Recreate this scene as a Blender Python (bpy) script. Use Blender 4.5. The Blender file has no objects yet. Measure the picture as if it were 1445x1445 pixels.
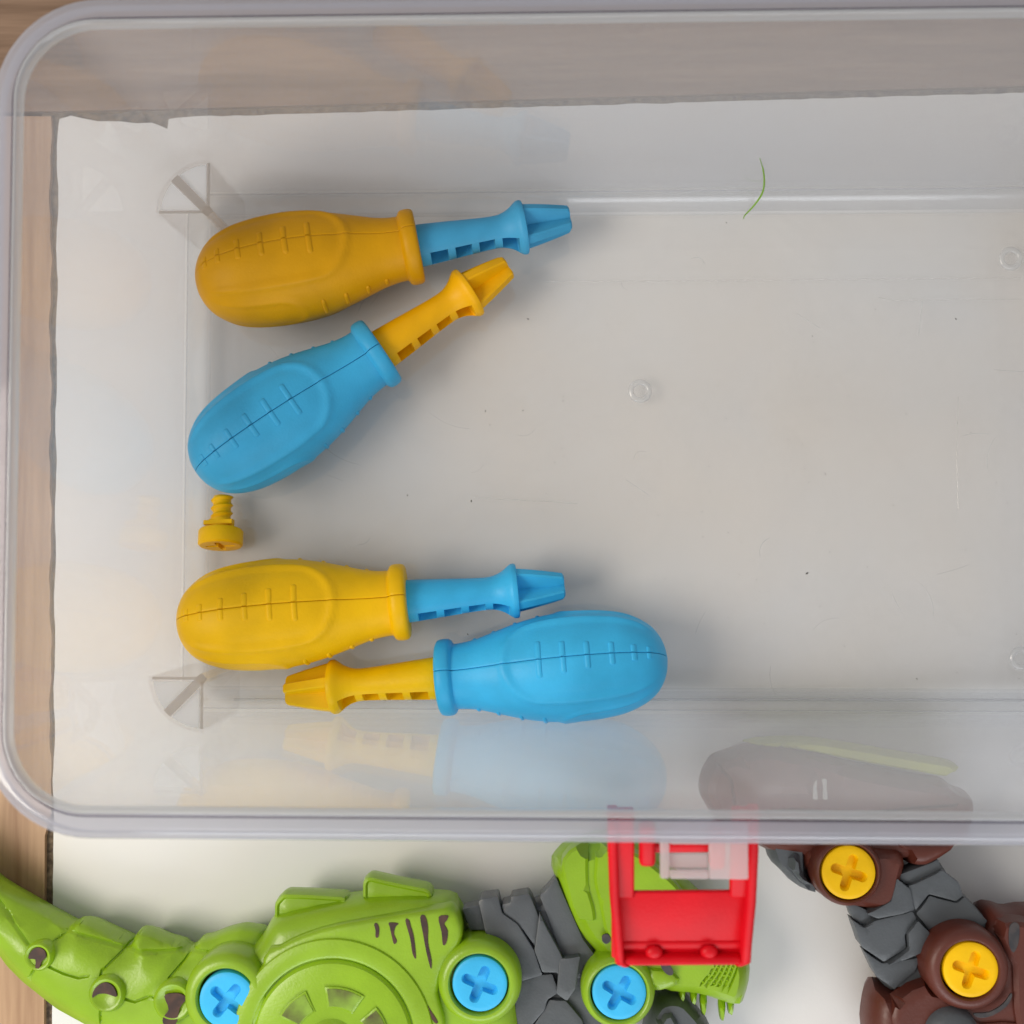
import bpy, bmesh, math, random
import numpy as np
from mathutils.geometry import delaunay_2d_cdt
from mathutils import Vector, Matrix, Quaternion
random.seed(7)
scene = bpy.context.scene
R = math.radians
# ------------------------------------------------------------------ camera
H = 0.340                       # camera height above the box floor (m)
F = 1549.0                      # focal length in photo pixels
NX, NY = 42.0, 56.0             # where straight-down falls, from the photo centre
cam_d = bpy.data.cameras.new('camera')
cam = bpy.data.objects.new('camera', cam_d)
scene.collection.objects.link(cam)
cam_d.sensor_fit = 'HORIZONTAL'
cam_d.sensor_width = 36.0
cam_d.lens = 36.0 * F / 1445.0
cam_d.clip_start = 0.01
cam_d.clip_end = 20.0
n0 = Vector((NX, -NY, -F)).normalized()
CQ = n0.rotation_difference(Vector((0, 0, -1)))
cam.rotation_mode = 'QUATERNION'
cam.rotation_quaternion = CQ
cam.location = (0, 0, H)
cam_d.dof.use_dof = True
cam_d.dof.focus_distance = H - 0.012
cam_d.dof.aperture_fstop = 13.0
scene.camera = cam
# ------------------------------------------------------------------ light
world = bpy.data.worlds.new('World')
scene.world = world
world.use_nodes = True
bg = world.node_tree.nodes['Background']
bg.inputs[0].default_value = (1.0, 0.985, 0.965, 1)
bg.inputs[1].default_value = 0.50

def area_light(name, loc, target, size, power, col):
    d = bpy.data.lights.new(name, 'AREA')
    d.shape = 'RECTANGLE'; d.size, d.size_y = size
    d.energy = power; d.color = col
    o = bpy.data.objects.new(name, d)
    scene.collection.objects.link(o)
    o.location = loc
    o.rotation_euler = (Vector(target) - Vector(loc)).to_track_quat('-Z', 'Y').to_euler()
    return o
area_light('window_light', (-0.56, -0.08, 0.60), (0.0, -0.06, 0.0), (0.42, 0.36), 4.6, (1.0, 0.90, 0.78))
area_light('room_light', (0.05, -0.75, 0.52), (0.0, -0.10, 0.0), (0.9, 0.35), 4.2, (0.93, 0.965, 1.0))
# ------------------------------------------------------------------ render
scene.view_settings.view_transform = 'Standard'
scene.view_settings.look = 'None'
scene.view_settings.gamma = 1.0
scene.view_settings.exposure = -0.14
scene.cycles.max_bounces = 10
scene.cycles.diffuse_bounces = 3
scene.cycles.glossy_bounces = 4
scene.cycles.transparent_max_bounces = 28
scene.cycles.use_denoising = True
scene.cycles.use_adaptive_sampling = True
scene.cycles.adaptive_threshold = 0.025
scene.cycles.sample_clamp_indirect = 2.5
scene.cycles.caustics_reflective = False

# ------------------------------------------------------------------ helpers
col = scene.collection
MM = 0.001

def at(px, py, z=0.0):
    """Point at height z (m) that the photo shows at pixel px, py."""
    d = CQ @ Vector((px - 722.5, -(py - 722.5), -F))
    t = (z - H) / d.z
    return Vector((0, 0, H)) + d * t

def link(o, parent=None):
    col.objects.link(o)
    if parent is not None:
        o.parent = parent
    return o

def mk(name, verts, faces, m, parent=None, smooth=35):
    me = bpy.data.meshes.new(name)
    me.from_pydata([tuple(v) for v in verts], [], faces)
    bm = bmesh.new(); bm.from_mesh(me)
    bmesh.ops.recalc_face_normals(bm, faces=bm.faces)
    bm.to_mesh(me); bm.free()
    if m is not None:
        me.materials.append(m)
    if smooth:
        for p in me.polygons:
            p.use_smooth = True
        me.set_sharp_from_angle(angle=R(smooth))
    return link(bpy.data.objects.new(name, me), parent)

def empty(name, loc=(0, 0, 0)):
    o = bpy.data.objects.new(name, None)
    o.empty_display_size = 0.01
    o.location = loc
    return link(o)

def tag(o, label, cat=None, group=None, kind=None):
    o['label'] = label
    if cat: o['category'] = cat
    if group: o['group'] = group
    if kind: o['kind'] = kind
    return o

def loft(rings, closed=True, cap0=False, cap1=False):
    """Rings of equal length -> verts, faces."""
    n = len(rings[0]); v = []; f = []
    for r in rings: v += list(r)
    for i in range(len(rings) - 1):
        for j in range(n if closed else n - 1):
            k = (j + 1) % n
            f.append((i*n + j, i*n + k, (i+1)*n + k, (i+1)*n + j))
    if cap0: f.append(tuple(range(n)))
    if cap1: f.append(tuple((len(rings)-1)*n + j for j in range(n)))
    return v, f

def smooth_poly(pts, sub=3, closed=True):
    if sub <= 1: return [Vector(p) for p in pts]
    P = [Vector(p) for p in pts]; n = len(P); out = []
    rng = n if closed else n - 1
    for i in range(rng):
        if closed:
            a, b, c, d = P[i-1], P[i], P[(i+1) % n], P[(i+2) % n]
        else:
            a, b, c, d = P[max(i-1, 0)], P[i], P[i+1], P[min(i+2, n-1)]
        for k in range(sub):
            t = k / sub
            out.append(0.5*((2*b) + (c-a)*t + (2*a-5*b+4*c-d)*t*t + (3*b-a-3*c+d)*t**3))
    if not closed: out.append(P[-1])
    return out

def inset(pts, d):
    n = len(pts); out = []
    area = sum(pts[i].x*pts[(i+1) % n].y - pts[(i+1) % n].x*pts[i].y for i in range(n))
    s = 1 if area > 0 else -1
    for i in range(n):
        a, b, c = pts[i-1], pts[i], pts[(i+1) % n]
        e1 = Vector((b.x-a.x, b.y-a.y)); e2 = Vector((c.x-b.x, c.y-b.y))
        if e1.length < 1e-9: e1 = e2
        if e2.length < 1e-9: e2 = e1
        n1 = Vector((-e1.y, e1.x)).normalized(); n2 = Vector((-e2.y, e2.x)).normalized()
        m = n1 + n2
        if m.length < 1e-6: m = n1
        m.normalize()
        k = 1.0 / max(m.dot(n1), 0.6)
        out.append(Vector((b.x + s*m.x*d*k, b.y + s*m.y*d*k, 0)))
    return out

def chamfer_poly(P, d):
    """Cut each corner so that hard polygons get slightly rounded corners."""
    n = len(P); out = []
    for i in range(n):
        a, b, c = Vector(P[i-1]), Vector(P[i]), Vector(P[(i+1) % n])
        for q in (a, c):
            L = (q-b).length
            out.append(b + (q-b) * min(0.3, d/max(L, 1e-6)))
    return out

def lerp_tab(tab, d):
    return np.interp(d, [t[0] for t in tab], [t[1] for t in tab])

def puff(name, pts, rings, m, parent, zmap=None, sub=3, hard=0, smooth=40, grooves=(), raised=()):
    """Cushion-like solid: outline in photo pixels taken at height zmap (mm);
    rings = [(z mm, inset mm)...] from bottom to top. Height follows the distance from the outline."""
    if zmap is None:
        zmap = min(rings, key=lambda r: abs(r[1]))[0]
    P = chamfer_poly(pts, hard) if hard else smooth_poly(pts, sub)
    W = np.array([tuple(at(p[0], p[1], zmap*MM))[:2] for p in P])*1000.0
    d = np.linalg.norm(W - np.roll(W, 1, axis=0), axis=1)
    W = W[d > 0.02]
    # split long edges so that the bevels stay even
    Q = []
    for k in range(len(W)):
        a, b = W[k], W[(k+1) % len(W)]
        c = max(1, int(np.linalg.norm(b-a)/1.6))
        for q in range(c): Q.append(a + (b-a)*q/c)
    W = np.array(Q); n = len(W)
    if np.sum(W[:, 0]*np.roll(W[:, 1], -1) - np.roll(W[:, 0], -1)*W[:, 1]) < 0: W = W[::-1].copy()
    mi = min(r[1] for r in rings)
    R0 = [(z, i-mi) for z, i in rings]
    low = [(i, z) for z, i in R0]
    first = next(k for k, r in enumerate(R0) if r[1] <= 1e-6)
    lastk = max(k for k, r in enumerate(R0) if r[1] <= 1e-6)
    top = [(i, z) for z, i in R0[lastk:]]
    bot = [(i, z) for z, i in R0[first::-1]]
    e = np.roll(W, -1, axis=0) - W
    el2 = np.maximum((e**2).sum(1), 1e-12)
    def dist(X):
        rel = X[:, None, :] - W[None, :, :]
        t = np.clip((rel*e[None]).sum(2)/el2[None], 0, 1)
        return np.sqrt(((rel - t[..., None]*e[None])**2).sum(2).min(1))
    def inside(X):
        x, y = X[:, 0:1], X[:, 1:2]
        x1, y1 = W[:, 0][None], W[:, 1][None]
        W2 = np.roll(W, -1, axis=0); x2, y2 = W2[:, 0][None], W2[:, 1][None]
        c = ((y1 > y) != (y2 > y)) & (x < (x2-x1)*(y-y1)/np.where(abs(y2-y1) < 1e-12, 1e-12, y2-y1) + x1)
        return (c.sum(1) % 2) == 1
    ee = e/np.sqrt(el2)[:, None]
    nn = np.stack([-ee[:, 1], ee[:, 0]], 1)
    vn = nn + np.roll(nn, 1, axis=0)
    vn /= np.maximum(np.linalg.norm(vn, axis=1), 1e-6)[:, None]
    cand = []; kept = np.zeros((0, 2))
    for ins in sorted(set(round(t[0], 3) for t in top if t[0] > 0.02)):
        X = W + vn*ins
        ok = inside(X)
        X = X[ok]
        if len(X) == 0: continue
        X = X[dist(X) > ins*0.97]
        if len(X): cand.append(X)
    GR = []
    for gp, gw, gd in grooves:
        g = np.array([tuple(at(p[0], p[1], rings[-1][0]*MM))[:2] for p in gp])*1000.0
        pl = []
        for k in range(len(g)-1):
            c = max(1, int(np.linalg.norm(g[k+1]-g[k])/1.2))
            pl += [g[k] + (g[k+1]-g[k])*q/c for q in range(c)]
        pl.append(g[-1]); pl = np.array(pl)
        GR.append((g, gw, gd))
        tg = np.gradient(pl, axis=0); tg /= np.maximum(np.linalg.norm(tg, axis=1), 1e-9)[:, None]
        no = np.stack([-tg[:, 1], tg[:, 0]], 1)
        for off in (-0.8/gw, -1.7, -1.0, -0.35, 0.35, 1.0, 1.7, 0.8/gw):
            X = pl + no*gw*off
            X = X[inside(X)]
            if len(X):
                X = X[dist(X) > 0.12]
                if len(X): cand.append(X)
    def seg_dist(X, g):
        out = np.full(len(X), 1e9)
        for a, b in zip(g[:-1], g[1:]):
            d_ = b-a; t = np.clip(((X-a)@d_)/max(d_@d_, 1e-12), 0, 1)
            out = np.minimum(out, np.linalg.norm(X-(a+t[:, None]*d_), axis=1))
        return out
    mx = max(t[0] for t in top)
    lo, hi = W.min(0), W.max(0)
    step = max(1.6, (hi-lo).max()/30)
    gx = [(x + (0.5*step if k % 2 else 0), y) for k, y in enumerate(np.arange(lo[1], hi[1], step*0.87)) for x in np.arange(lo[0], hi[0], step)]
    if gx:
        X = np.array(gx); X = X[inside(X)]
        if len(X):
            X = X[dist(X) > max(mx + step*0.5, step*0.7)]
            if len(X): cand.append(X)
    allp = [Vector((p[0], p[1])) for p in W]
    used = [W]
    for X in cand:
        for p in X: allp.append(Vector((p[0], p[1])))
    vo, eo, fo, _, _, _ = delaunay_2d_cdt(allp, [], [list(range(n))], 1, 1e-4)
    X = np.array([(p.x, p.y) for p in vo])
    D = dist(X); D[D < 1e-3] = 0
    zt = lerp_tab(top, D); zb = lerp_tab(bot, D)
    for g, gw, gd in GR:
        sd = seg_dist(X, g)
        zt = zt - gd*np.clip((gw*1.02-sd)/(gw*0.67), 0, 1)
    for rp, dz, tx, ty in raised:
        g = np.array([tuple(at(p[0], p[1], rings[-1][0]*MM))[:2] for p in rp])*1000.0
        x, y = X[:, 0:1], X[:, 1:2]; g2 = np.roll(g, -1, axis=0)
        c = ((g[:, 1][None] > y) != (g2[:, 1][None] > y)) & (x < (g2[:, 0]-g[:, 0])[None]*(y-g[:, 1][None])/np.where(abs(g2[:, 1]-g[:, 1]) < 1e-12, 1e-12, g2[:, 1]-g[:, 1])[None] + g[:, 0][None])
        ins = (c.sum(1) % 2) == 1
        sd = seg_dist(X, np.vstack([g, g[:1]]))
        w_ = np.where(ins, np.clip((sd-0.05)/0.6, 0, 1), 0)
        cg = g.mean(0)
        zt = zt + w_*(dz + tx*(X[:, 0]-cg[0]) + ty*(X[:, 1]-cg[1]))
    nv = len(X)
    v = [Vector((X[k, 0], X[k, 1], zt[k]))*MM for k in range(nv)] + [Vector((X[k, 0], X[k, 1], zb[k]))*MM for k in range(nv)]
    f = [tuple(t) for t in fo] + [tuple(nv+k for k in reversed(t)) for t in fo]
    cnt = {}
    for t in fo:
        for k in range(len(t)):
            a, b = t[k], t[(k+1) % len(t)]
            cnt[(min(a, b), max(a, b))] = cnt.get((min(a, b), max(a, b)), 0) + 1
    f += [(a, b, nv+b, nv+a) for (a, b), c in cnt.items() if c == 1]
    me = bpy.data.meshes.new(name)
    me.from_pydata([tuple(p) for p in v], [], f)
    bm = bmesh.new(); bm.from_mesh(me)
    bmesh.ops.remove_doubles(bm, verts=bm.verts, dist=2e-6)
    bmesh.ops.recalc_face_normals(bm, faces=bm.faces)
    bm.to_mesh(me); bm.free()
    me.materials.append(m)
    if smooth:
        for p in me.polygons: p.use_smooth = True
        me.set_sharp_from_angle(angle=R(smooth))
    return link(bpy.data.objects.new(name, me), parent)

def lathe_xy(profile, c, n=56, tilt=None):
    """Solid of revolution about a vertical axis at c; profile (r mm, z mm)."""
    v = []; f = []; rows = []
    for r, z in profile:
        if r <= 1e-6:
            rows.append([len(v)]); v.append(Vector((c.x, c.y, z*MM)))
        else:
            rows.append(list(range(len(v), len(v)+n)))
            for j in range(n):
                a = 2*math.pi*j/n
                v.append(Vector((c.x + r*MM*math.cos(a), c.y + r*MM*math.sin(a), z*MM)))
    for A, B in zip(rows[:-1], rows[1:]):
        for j in range(n):
            k = (j+1) % n
            if len(A) == 1 and len(B) == 1: continue
            if len(A) == 1: f.append((A[0], B[j], B[k]))
            elif len(B) == 1: f.append((A[j], A[k], B[0]))
            else: f.append((A[j], A[k], B[k], B[j]))
    return v, f

def boxm(lo, hi):
    x0, y0, z0 = lo; x1, y1, z1 = hi
    v = [Vector(p) for p in ((x0,y0,z0),(x1,y0,z0),(x1,y1,z0),(x0,y1,z0),(x0,y0,z1),(x1,y0,z1),(x1,y1,z1),(x0,y1,z1))]
    f = [(0,1,2,3),(4,5,6,7),(0,1,5,4),(1,2,6,5),(2,3,7,6),(3,0,4,7)]
    return v, f

def rbox(name, lo, hi, m, parent, bev=0.0005, seg=2):
    """Box with bevelled edges."""
    v, f = boxm(lo, hi)
    me = bpy.data.meshes.new(name); me.from_pydata([tuple(p) for p in v], [], f)
    bm = bmesh.new(); bm.from_mesh(me)
    bmesh.ops.recalc_face_normals(bm, faces=bm.faces)
    bmesh.ops.bevel(bm, geom=bm.edges[:], offset=bev, segments=seg, affect='EDGES', profile=0.5)
    bm.to_mesh(me); bm.free()
    me.materials.append(m)
    for p in me.polygons: p.use_smooth = True
    me.set_sharp_from_angle(angle=R(50))
    return link(bpy.data.objects.new(name, me), parent)

def tube(pts, rad, n=8):
    rings = []
    for i, p in enumerate(pts):
        a = pts[max(i-1, 0)]; b = pts[min(i+1, len(pts)-1)]
        t = (b-a).normalized()
        u = t.cross(Vector((0, 0, 1)))
        if u.length < 1e-4: u = Vector((1, 0, 0))
        u.normalize(); w = t.cross(u)
        r = rad(i/(len(pts)-1)) if callable(rad) else rad
        rings.append([p + u*r*math.cos(2*math.pi*k/n) + w*r*math.sin(2*math.pi*k/n) for k in range(n)])
    return loft(rings, True, True, True)

# ------------------------------------------------------------------ materials
def mat(name):
    m = bpy.data.materials.new(name); m.use_nodes = True
    nt = m.node_tree; nt.nodes.clear()
    return m, nt

def N(nt, kind, **kw):
    n = nt.nodes.new(kind)
    for k, v in kw.items():
        if isinstance(k, str) and hasattr(n, k): setattr(n, k, v)
    return n

def plastic(name, c, rough=0.42, var=0.12, bump=0.22, sss=0.0, scale=420, spec=0.45):
    m, nt = mat(name)
    out = N(nt, 'ShaderNodeOutputMaterial'); p = N(nt, 'ShaderNodeBsdfPrincipled')
    tc = N(nt, 'ShaderNodeTexCoord')
    n1 = N(nt, 'ShaderNodeTexNoise'); n1.inputs['Scale'].default_value = 60; n1.inputs['Detail'].default_value = 4
    n2 = N(nt, 'ShaderNodeTexNoise'); n2.inputs['Scale'].default_value = scale*3; n2.inputs['Detail'].default_value = 2
    nt.links.new(tc.outputs['Object'], n1.inputs['Vector']); nt.links.new(tc.outputs['Object'], n2.inputs['Vector'])
    hsv = N(nt, 'ShaderNodeHueSaturation'); hsv.inputs['Color'].default_value = (*c, 1)
    mr = N(nt, 'ShaderNodeMapRange'); mr.inputs[1].default_value = 0.3; mr.inputs[2].default_value = 0.7
    mr.inputs[3].default_value = 1-var; mr.inputs[4].default_value = 1+var
    nt.links.new(n1.outputs['Fac'], mr.inputs[0]); nt.links.new(mr.outputs[0], hsv.inputs['Value'])
    nt.links.new(hsv.outputs[0], p.inputs['Base Color'])
    mr2 = N(nt, 'ShaderNodeMapRange'); mr2.inputs[3].default_value = rough-0.06; mr2.inputs[4].default_value = rough+0.08
    nt.links.new(n1.outputs['Fac'], mr2.inputs[0]); nt.links.new(mr2.outputs[0], p.inputs['Roughness'])
    b = N(nt, 'ShaderNodeBump'); b.inputs['Strength'].default_value = bump; b.inputs['Distance'].default_value = 0.00025
    nt.links.new(n2.outputs['Fac'], b.inputs['Height']); nt.links.new(b.outputs[0], p.inputs['Normal'])
    p.inputs['Specular IOR Level'].default_value = spec
    if sss:
        p.inputs['Subsurface Weight'].default_value = sss
        p.inputs['Subsurface Radius'].default_value = (0.003, 0.002, 0.001)
        p.inputs['Subsurface Scale'].default_value = 0.5
    nt.links.new(p.outputs[0], out.inputs[0])
    return m

def clear(name, haze=0.05, tint=(0.985, 0.985, 0.985), rough=0.03, gloss=0.9, f0=0.04, wave=0.0, hazecol=(0.85, 0.86, 0.88), smudge=0.0):
    """Hazy clear polypropylene sheet: straight transmission, Fresnel-like gloss, milky scatter."""
    m, nt = mat(name)
    out = N(nt, 'ShaderNodeOutputMaterial')
    tr = N(nt, 'ShaderNodeBsdfTransparent'); tr.inputs[0].default_value = (*tint, 1)
    gl = N(nt, 'ShaderNodeBsdfGlossy'); gl.inputs['Roughness'].default_value = rough; gl.inputs['Color'].default_value = (1, 1, 1, 1)
    lw = N(nt, 'ShaderNodeLayerWeight'); lw.inputs[0].default_value = 0.5
    pw = N(nt, 'ShaderNodeMath', operation='POWER'); pw.inputs[1].default_value = 5.0
    ma = N(nt, 'ShaderNodeMath', operation='MULTIPLY_ADD'); ma.inputs[1].default_value = gloss*(1-f0); ma.inputs[2].default_value = f0
    nt.links.new(lw.outputs['Facing'], pw.inputs[0]); nt.links.new(pw.outputs[0], ma.inputs[0])
    mx = N(nt, 'ShaderNodeMixShader')
    nt.links.new(ma.outputs[0], mx.inputs[0]); nt.links.new(tr.outputs[0], mx.inputs[1]); nt.links.new(gl.outputs[0], mx.inputs[2])
    df = N(nt, 'ShaderNodeBsdfDiffuse'); df.inputs[0].default_value = (*hazecol, 1)
    tl = N(nt, 'ShaderNodeBsdfTranslucent'); tl.inputs[0].default_value = (*hazecol, 1)
    mh = N(nt, 'ShaderNodeMixShader'); mh.inputs[0].default_value = 0.52
    nt.links.new(df.outputs[0], mh.inputs[1]); nt.links.new(tl.outputs[0], mh.inputs[2])
    m2 = N(nt, 'ShaderNodeMixShader')
    tc = N(nt, 'ShaderNodeTexCoord')
    m2.inputs[0].default_value = haze
    if smudge:
        ns = N(nt, 'ShaderNodeTexNoise'); ns.inputs['Scale'].default_value = 16; ns.inputs['Detail'].default_value = 3; ns.inputs['Distortion'].default_value = 1.2
        mr = N(nt, 'ShaderNodeMapRange'); mr.inputs[1].default_value = 0.35; mr.inputs[2].default_value = 0.7
        mr.inputs[3].default_value = haze*(1-smudge); mr.inputs[4].default_value = haze*(1+smudge)
        nt.links.new(tc.outputs['Object'], ns.inputs['Vector']); nt.links.new(ns.outputs['Fac'], mr.inputs[0]); nt.links.new(mr.outputs[0], m2.inputs[0])
    nt.links.new(mx.outputs[0], m2.inputs[1]); nt.links.new(mh.outputs[0], m2.inputs[2])
    if wave:
        b = N(nt, 'ShaderNodeBump'); b.inputs['Strength'].default_value = wave; b.inputs['Distance'].default_value = 0.001
        n3 = N(nt, 'ShaderNodeTexNoise'); n3.inputs['Scale'].default_value = 45; n3.inputs['Detail'].default_value = 0
        nt.links.new(tc.outputs['Object'], n3.inputs['Vector'])
        nt.links.new(n3.outputs['Fac'], b.inputs['Height']); nt.links.new(b.outputs[0], gl.inputs['Normal'])
    nt.links.new(m2.outputs[0], out.inputs[0])
    return m

def wood(name, c1, c2, axis):
    m, nt = mat(name)
    out = N(nt, 'ShaderNodeOutputMaterial'); p = N(nt, 'ShaderNodeBsdfPrincipled')
    tc = N(nt, 'ShaderNodeTexCoord'); mp = N(nt, 'ShaderNodeMapping')
    mp.inputs['Scale'].default_value = (60, 3.5, 20) if axis == 'Y' else (3.5, 60, 20)
    nt.links.new(tc.outputs['Object'], mp.inputs[0])
    n1 = N(nt, 'ShaderNodeTexNoise'); n1.inputs['Scale'].default_value = 2.2; n1.inputs['Detail'].default_value = 6; n1.inputs['Distortion'].default_value = 0.6
    nt.links.new(mp.outputs[0], n1.inputs['Vector'])
    n2 = N(nt, 'ShaderNodeTexNoise'); n2.inputs['Scale'].default_value = 11; n2.inputs['Detail'].default_value = 5
    nt.links.new(mp.outputs[0], n2.inputs['Vector'])
    add = N(nt, 'ShaderNodeMath', operation='MULTIPLY_ADD'); add.inputs[1].default_value = 0.45
    nt.links.new(n2.outputs['Fac'], add.inputs[0]); nt.links.new(n1.outputs['Fac'], add.inputs[2])
    cr = N(nt, 'ShaderNodeValToRGB')
    cr.color_ramp.elements[0].position = 0.48; cr.color_ramp.elements[0].color = (*c1, 1)
    cr.color_ramp.elements[1].position = 0.92; cr.color_ramp.elements[1].color = (*c2, 1)
    nt.links.new(add.outputs[0], cr.inputs[0]); nt.links.new(cr.outputs[0], p.inputs['Base Color'])
    p.inputs['Roughness'].default_value = 0.5
    b = N(nt, 'ShaderNodeBump'); b.inputs['Strength'].default_value = 0.25; b.inputs['Distance'].default_value = 0.0004
    nt.links.new(add.outputs[0], b.inputs['Height']); nt.links.new(b.outputs[0], p.inputs['Normal'])
    nt.links.new(p.outputs[0], out.inputs[0])
    return m

def blotchy(name, c1, c2, scale, lo=0.4, hi=0.6, rough=0.5, bump=0.1, fine=900):
    m, nt = mat(name)
    out = N(nt, 'ShaderNodeOutputMaterial'); p = N(nt, 'ShaderNodeBsdfPrincipled')
    tc = N(nt, 'ShaderNodeTexCoord')
    n1 = N(nt, 'ShaderNodeTexNoise'); n1.inputs['Scale'].default_value = scale; n1.inputs['Detail'].default_value = 5
    nt.links.new(tc.outputs['Object'], n1.inputs['Vector'])
    cr = N(nt, 'ShaderNodeValToRGB')
    cr.color_ramp.elements[0].position = lo; cr.color_ramp.elements[0].color = (*c1, 1)
    cr.color_ramp.elements[1].position = hi; cr.color_ramp.elements[1].color = (*c2, 1)
    nt.links.new(n1.outputs['Fac'], cr.inputs[0]); nt.links.new(cr.outputs[0], p.inputs['Base Color'])
    p.inputs['Roughness'].default_value = rough
    n2 = N(nt, 'ShaderNodeTexNoise'); n2.inputs['Scale'].default_value = fine; n2.inputs['Detail'].default_value = 3
    nt.links.new(tc.outputs['Object'], n2.inputs['Vector'])
    b = N(nt, 'ShaderNodeBump'); b.inputs['Strength'].default_value = bump; b.inputs['Distance'].default_value = 0.0003
    nt.links.new(n2.outputs['Fac'], b.inputs['Height']); nt.links.new(b.outputs[0], p.inputs['Normal'])
    nt.links.new(p.outputs[0], out.inputs[0])
    return m

M = {}
M['yellow'] = plastic('yellow_plastic', (0.92, 0.54, 0.0005), 0.42, spec=0.25)
M['orange_yellow_shaded'] = plastic('shaded_orange_yellow_plastic', (0.60, 0.295, 0.0005), 0.45, spec=0.22)  # deeper yellow, with the weaker light at the top wall darkened into it
M['lemon'] = plastic('lemon_plastic', (0.96, 0.60, 0.001), 0.4, spec=0.25)
M['blue'] = plastic('blue_plastic', (0.045, 0.48, 0.86), 0.42, spec=0.3)
M['blue_shaded'] = plastic('shaded_blue_plastic', (0.05, 0.33, 0.58), 0.5, spec=0.3)  # same blue, darkened in colour for the dimmer light near the top wall
M['screw'] = plastic('screw_yellow_plastic', (1.0, 0.58, 0.0005), 0.42, spec=0.25)
M['blue_half_shaded'] = plastic('half_shaded_blue_plastic', (0.045, 0.40, 0.70), 0.45, spec=0.3)  # blue partly darkened, painting in the light falloff up the box
M['amber_half_shaded'] = plastic('half_shaded_amber_plastic', (0.86, 0.44, 0.0005), 0.42, spec=0.25)  # deeper yellow, the light falloff up the box put into its colour
M['green'] = plastic('green_plastic', (0.245, 0.425, 0.008), 0.32, spec=0.65)
M['green_light'] = plastic('light_green_plastic', (0.26, 0.45, 0.013), 0.30, spec=0.55)
M['grey'] = plastic('dark_grey_plastic', (0.082, 0.092, 0.102), 0.40, spec=0.5)
M['brown'] = plastic('brown_plastic', (0.105, 0.024, 0.014), 0.4, spec=0.5)
M['red'] = plastic('red_plastic', (0.66, 0.003, 0.012), 0.42, spec=0.25)
M['crest'] = plastic('pale_green_plastic', (0.40, 0.45, 0.06), 0.45)
M['mark'] = blotchy('brown_paint', (0.035, 0.014, 0.010), (0.07, 0.028, 0.016), 300, rough=0.55)
M['smudge'] = blotchy('smudged_paint', (0.06, 0.032, 0.012), (0.25, 0.43, 0.03), 75, 0.38, 0.62)
M['dark_mark'] = blotchy('grey_paint', (0.03, 0.03, 0.035), (0.06, 0.05, 0.05), 300)
M['white_mark'] = plastic('white_paint', (0.42, 0.41, 0.38), 0.5)
M['board'] = blotchy('white_laminate', (0.775, 0.755, 0.725), (0.745, 0.765, 0.785), 9, 0.36, 0.64, 0.42, 0.08)
M['wood'] = wood('pine_wood', (0.30, 0.165, 0.09), (0.52, 0.335, 0.20), 'Y')
M['wood_rail_shaded'] = wood('pine_wood_rail_shaded', (0.15, 0.088, 0.052), (0.28, 0.18, 0.118), 'X')  # pine with the shade of the far side painted into its tone
M['gap'] = blotchy('gap_dirt', (0.07, 0.05, 0.035), (0.24, 0.18, 0.12), 500, 0.35, 0.65, 0.9, 0.5)
M['clear'] = clear('clear_plastic_wall', haze=0.07, gloss=0.85, wave=0.05, smudge=0.6, tint=(0.985, 0.982, 0.98), hazecol=(0.93, 0.925, 0.915))
M['rim'] = clear('clear_plastic_rim', haze=0.38, rough=0.06, gloss=0.95, f0=0.09, tint=(0.89, 0.885, 0.915), hazecol=(0.68, 0.70, 0.78))
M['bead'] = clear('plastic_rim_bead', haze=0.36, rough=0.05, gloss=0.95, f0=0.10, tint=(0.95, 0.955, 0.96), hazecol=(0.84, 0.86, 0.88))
M['groove'] = clear('plastic_rim_groove', haze=0.06, rough=0.1, gloss=0.7, f0=0.05, tint=(0.62, 0.61, 0.67), hazecol=(0.4, 0.4, 0.46))  # dark tint paints in the internal reflection line beside the bead
M['bend'] = clear('clear_plastic_bend', haze=0.10, gloss=0.85, rough=0.28, tint=(0.96, 0.965, 0.975), hazecol=(0.86, 0.88, 0.92))
M['pillar'] = clear('clear_plastic_pillar', haze=0.025, gloss=0.35, tint=(0.985, 0.98, 0.975))
M['pillar_rib'] = clear('plastic_pillar_rib', haze=0.35, gloss=0.4, tint=(0.80, 0.77, 0.74), hazecol=(0.55, 0.51, 0.47))
M['wallp'] = clear('clear_plastic_side', haze=0.20, gloss=0.85, wave=0.05, tint=(0.93, 0.932, 0.945), hazecol=(0.96, 0.965, 0.985))
M['membrane'] = clear('whitened_membrane', haze=0.9, gloss=0.3, hazecol=(0.97, 0.98, 0.99))  # milky white stands in for light reflected off the pillar tops
M['tab'] = clear('frosted_tab', haze=0.50, rough=0.2, gloss=0.7, tint=(0.96, 0.93, 0.93), hazecol=(0.92, 0.86, 0.88))
M['fibre'] = plastic('green_fibre', (0.22, 0.42, 0.05), 0.6)
M['dust'] = plastic('dark_dust', (0.05, 0.045, 0.04), 0.8)

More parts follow.
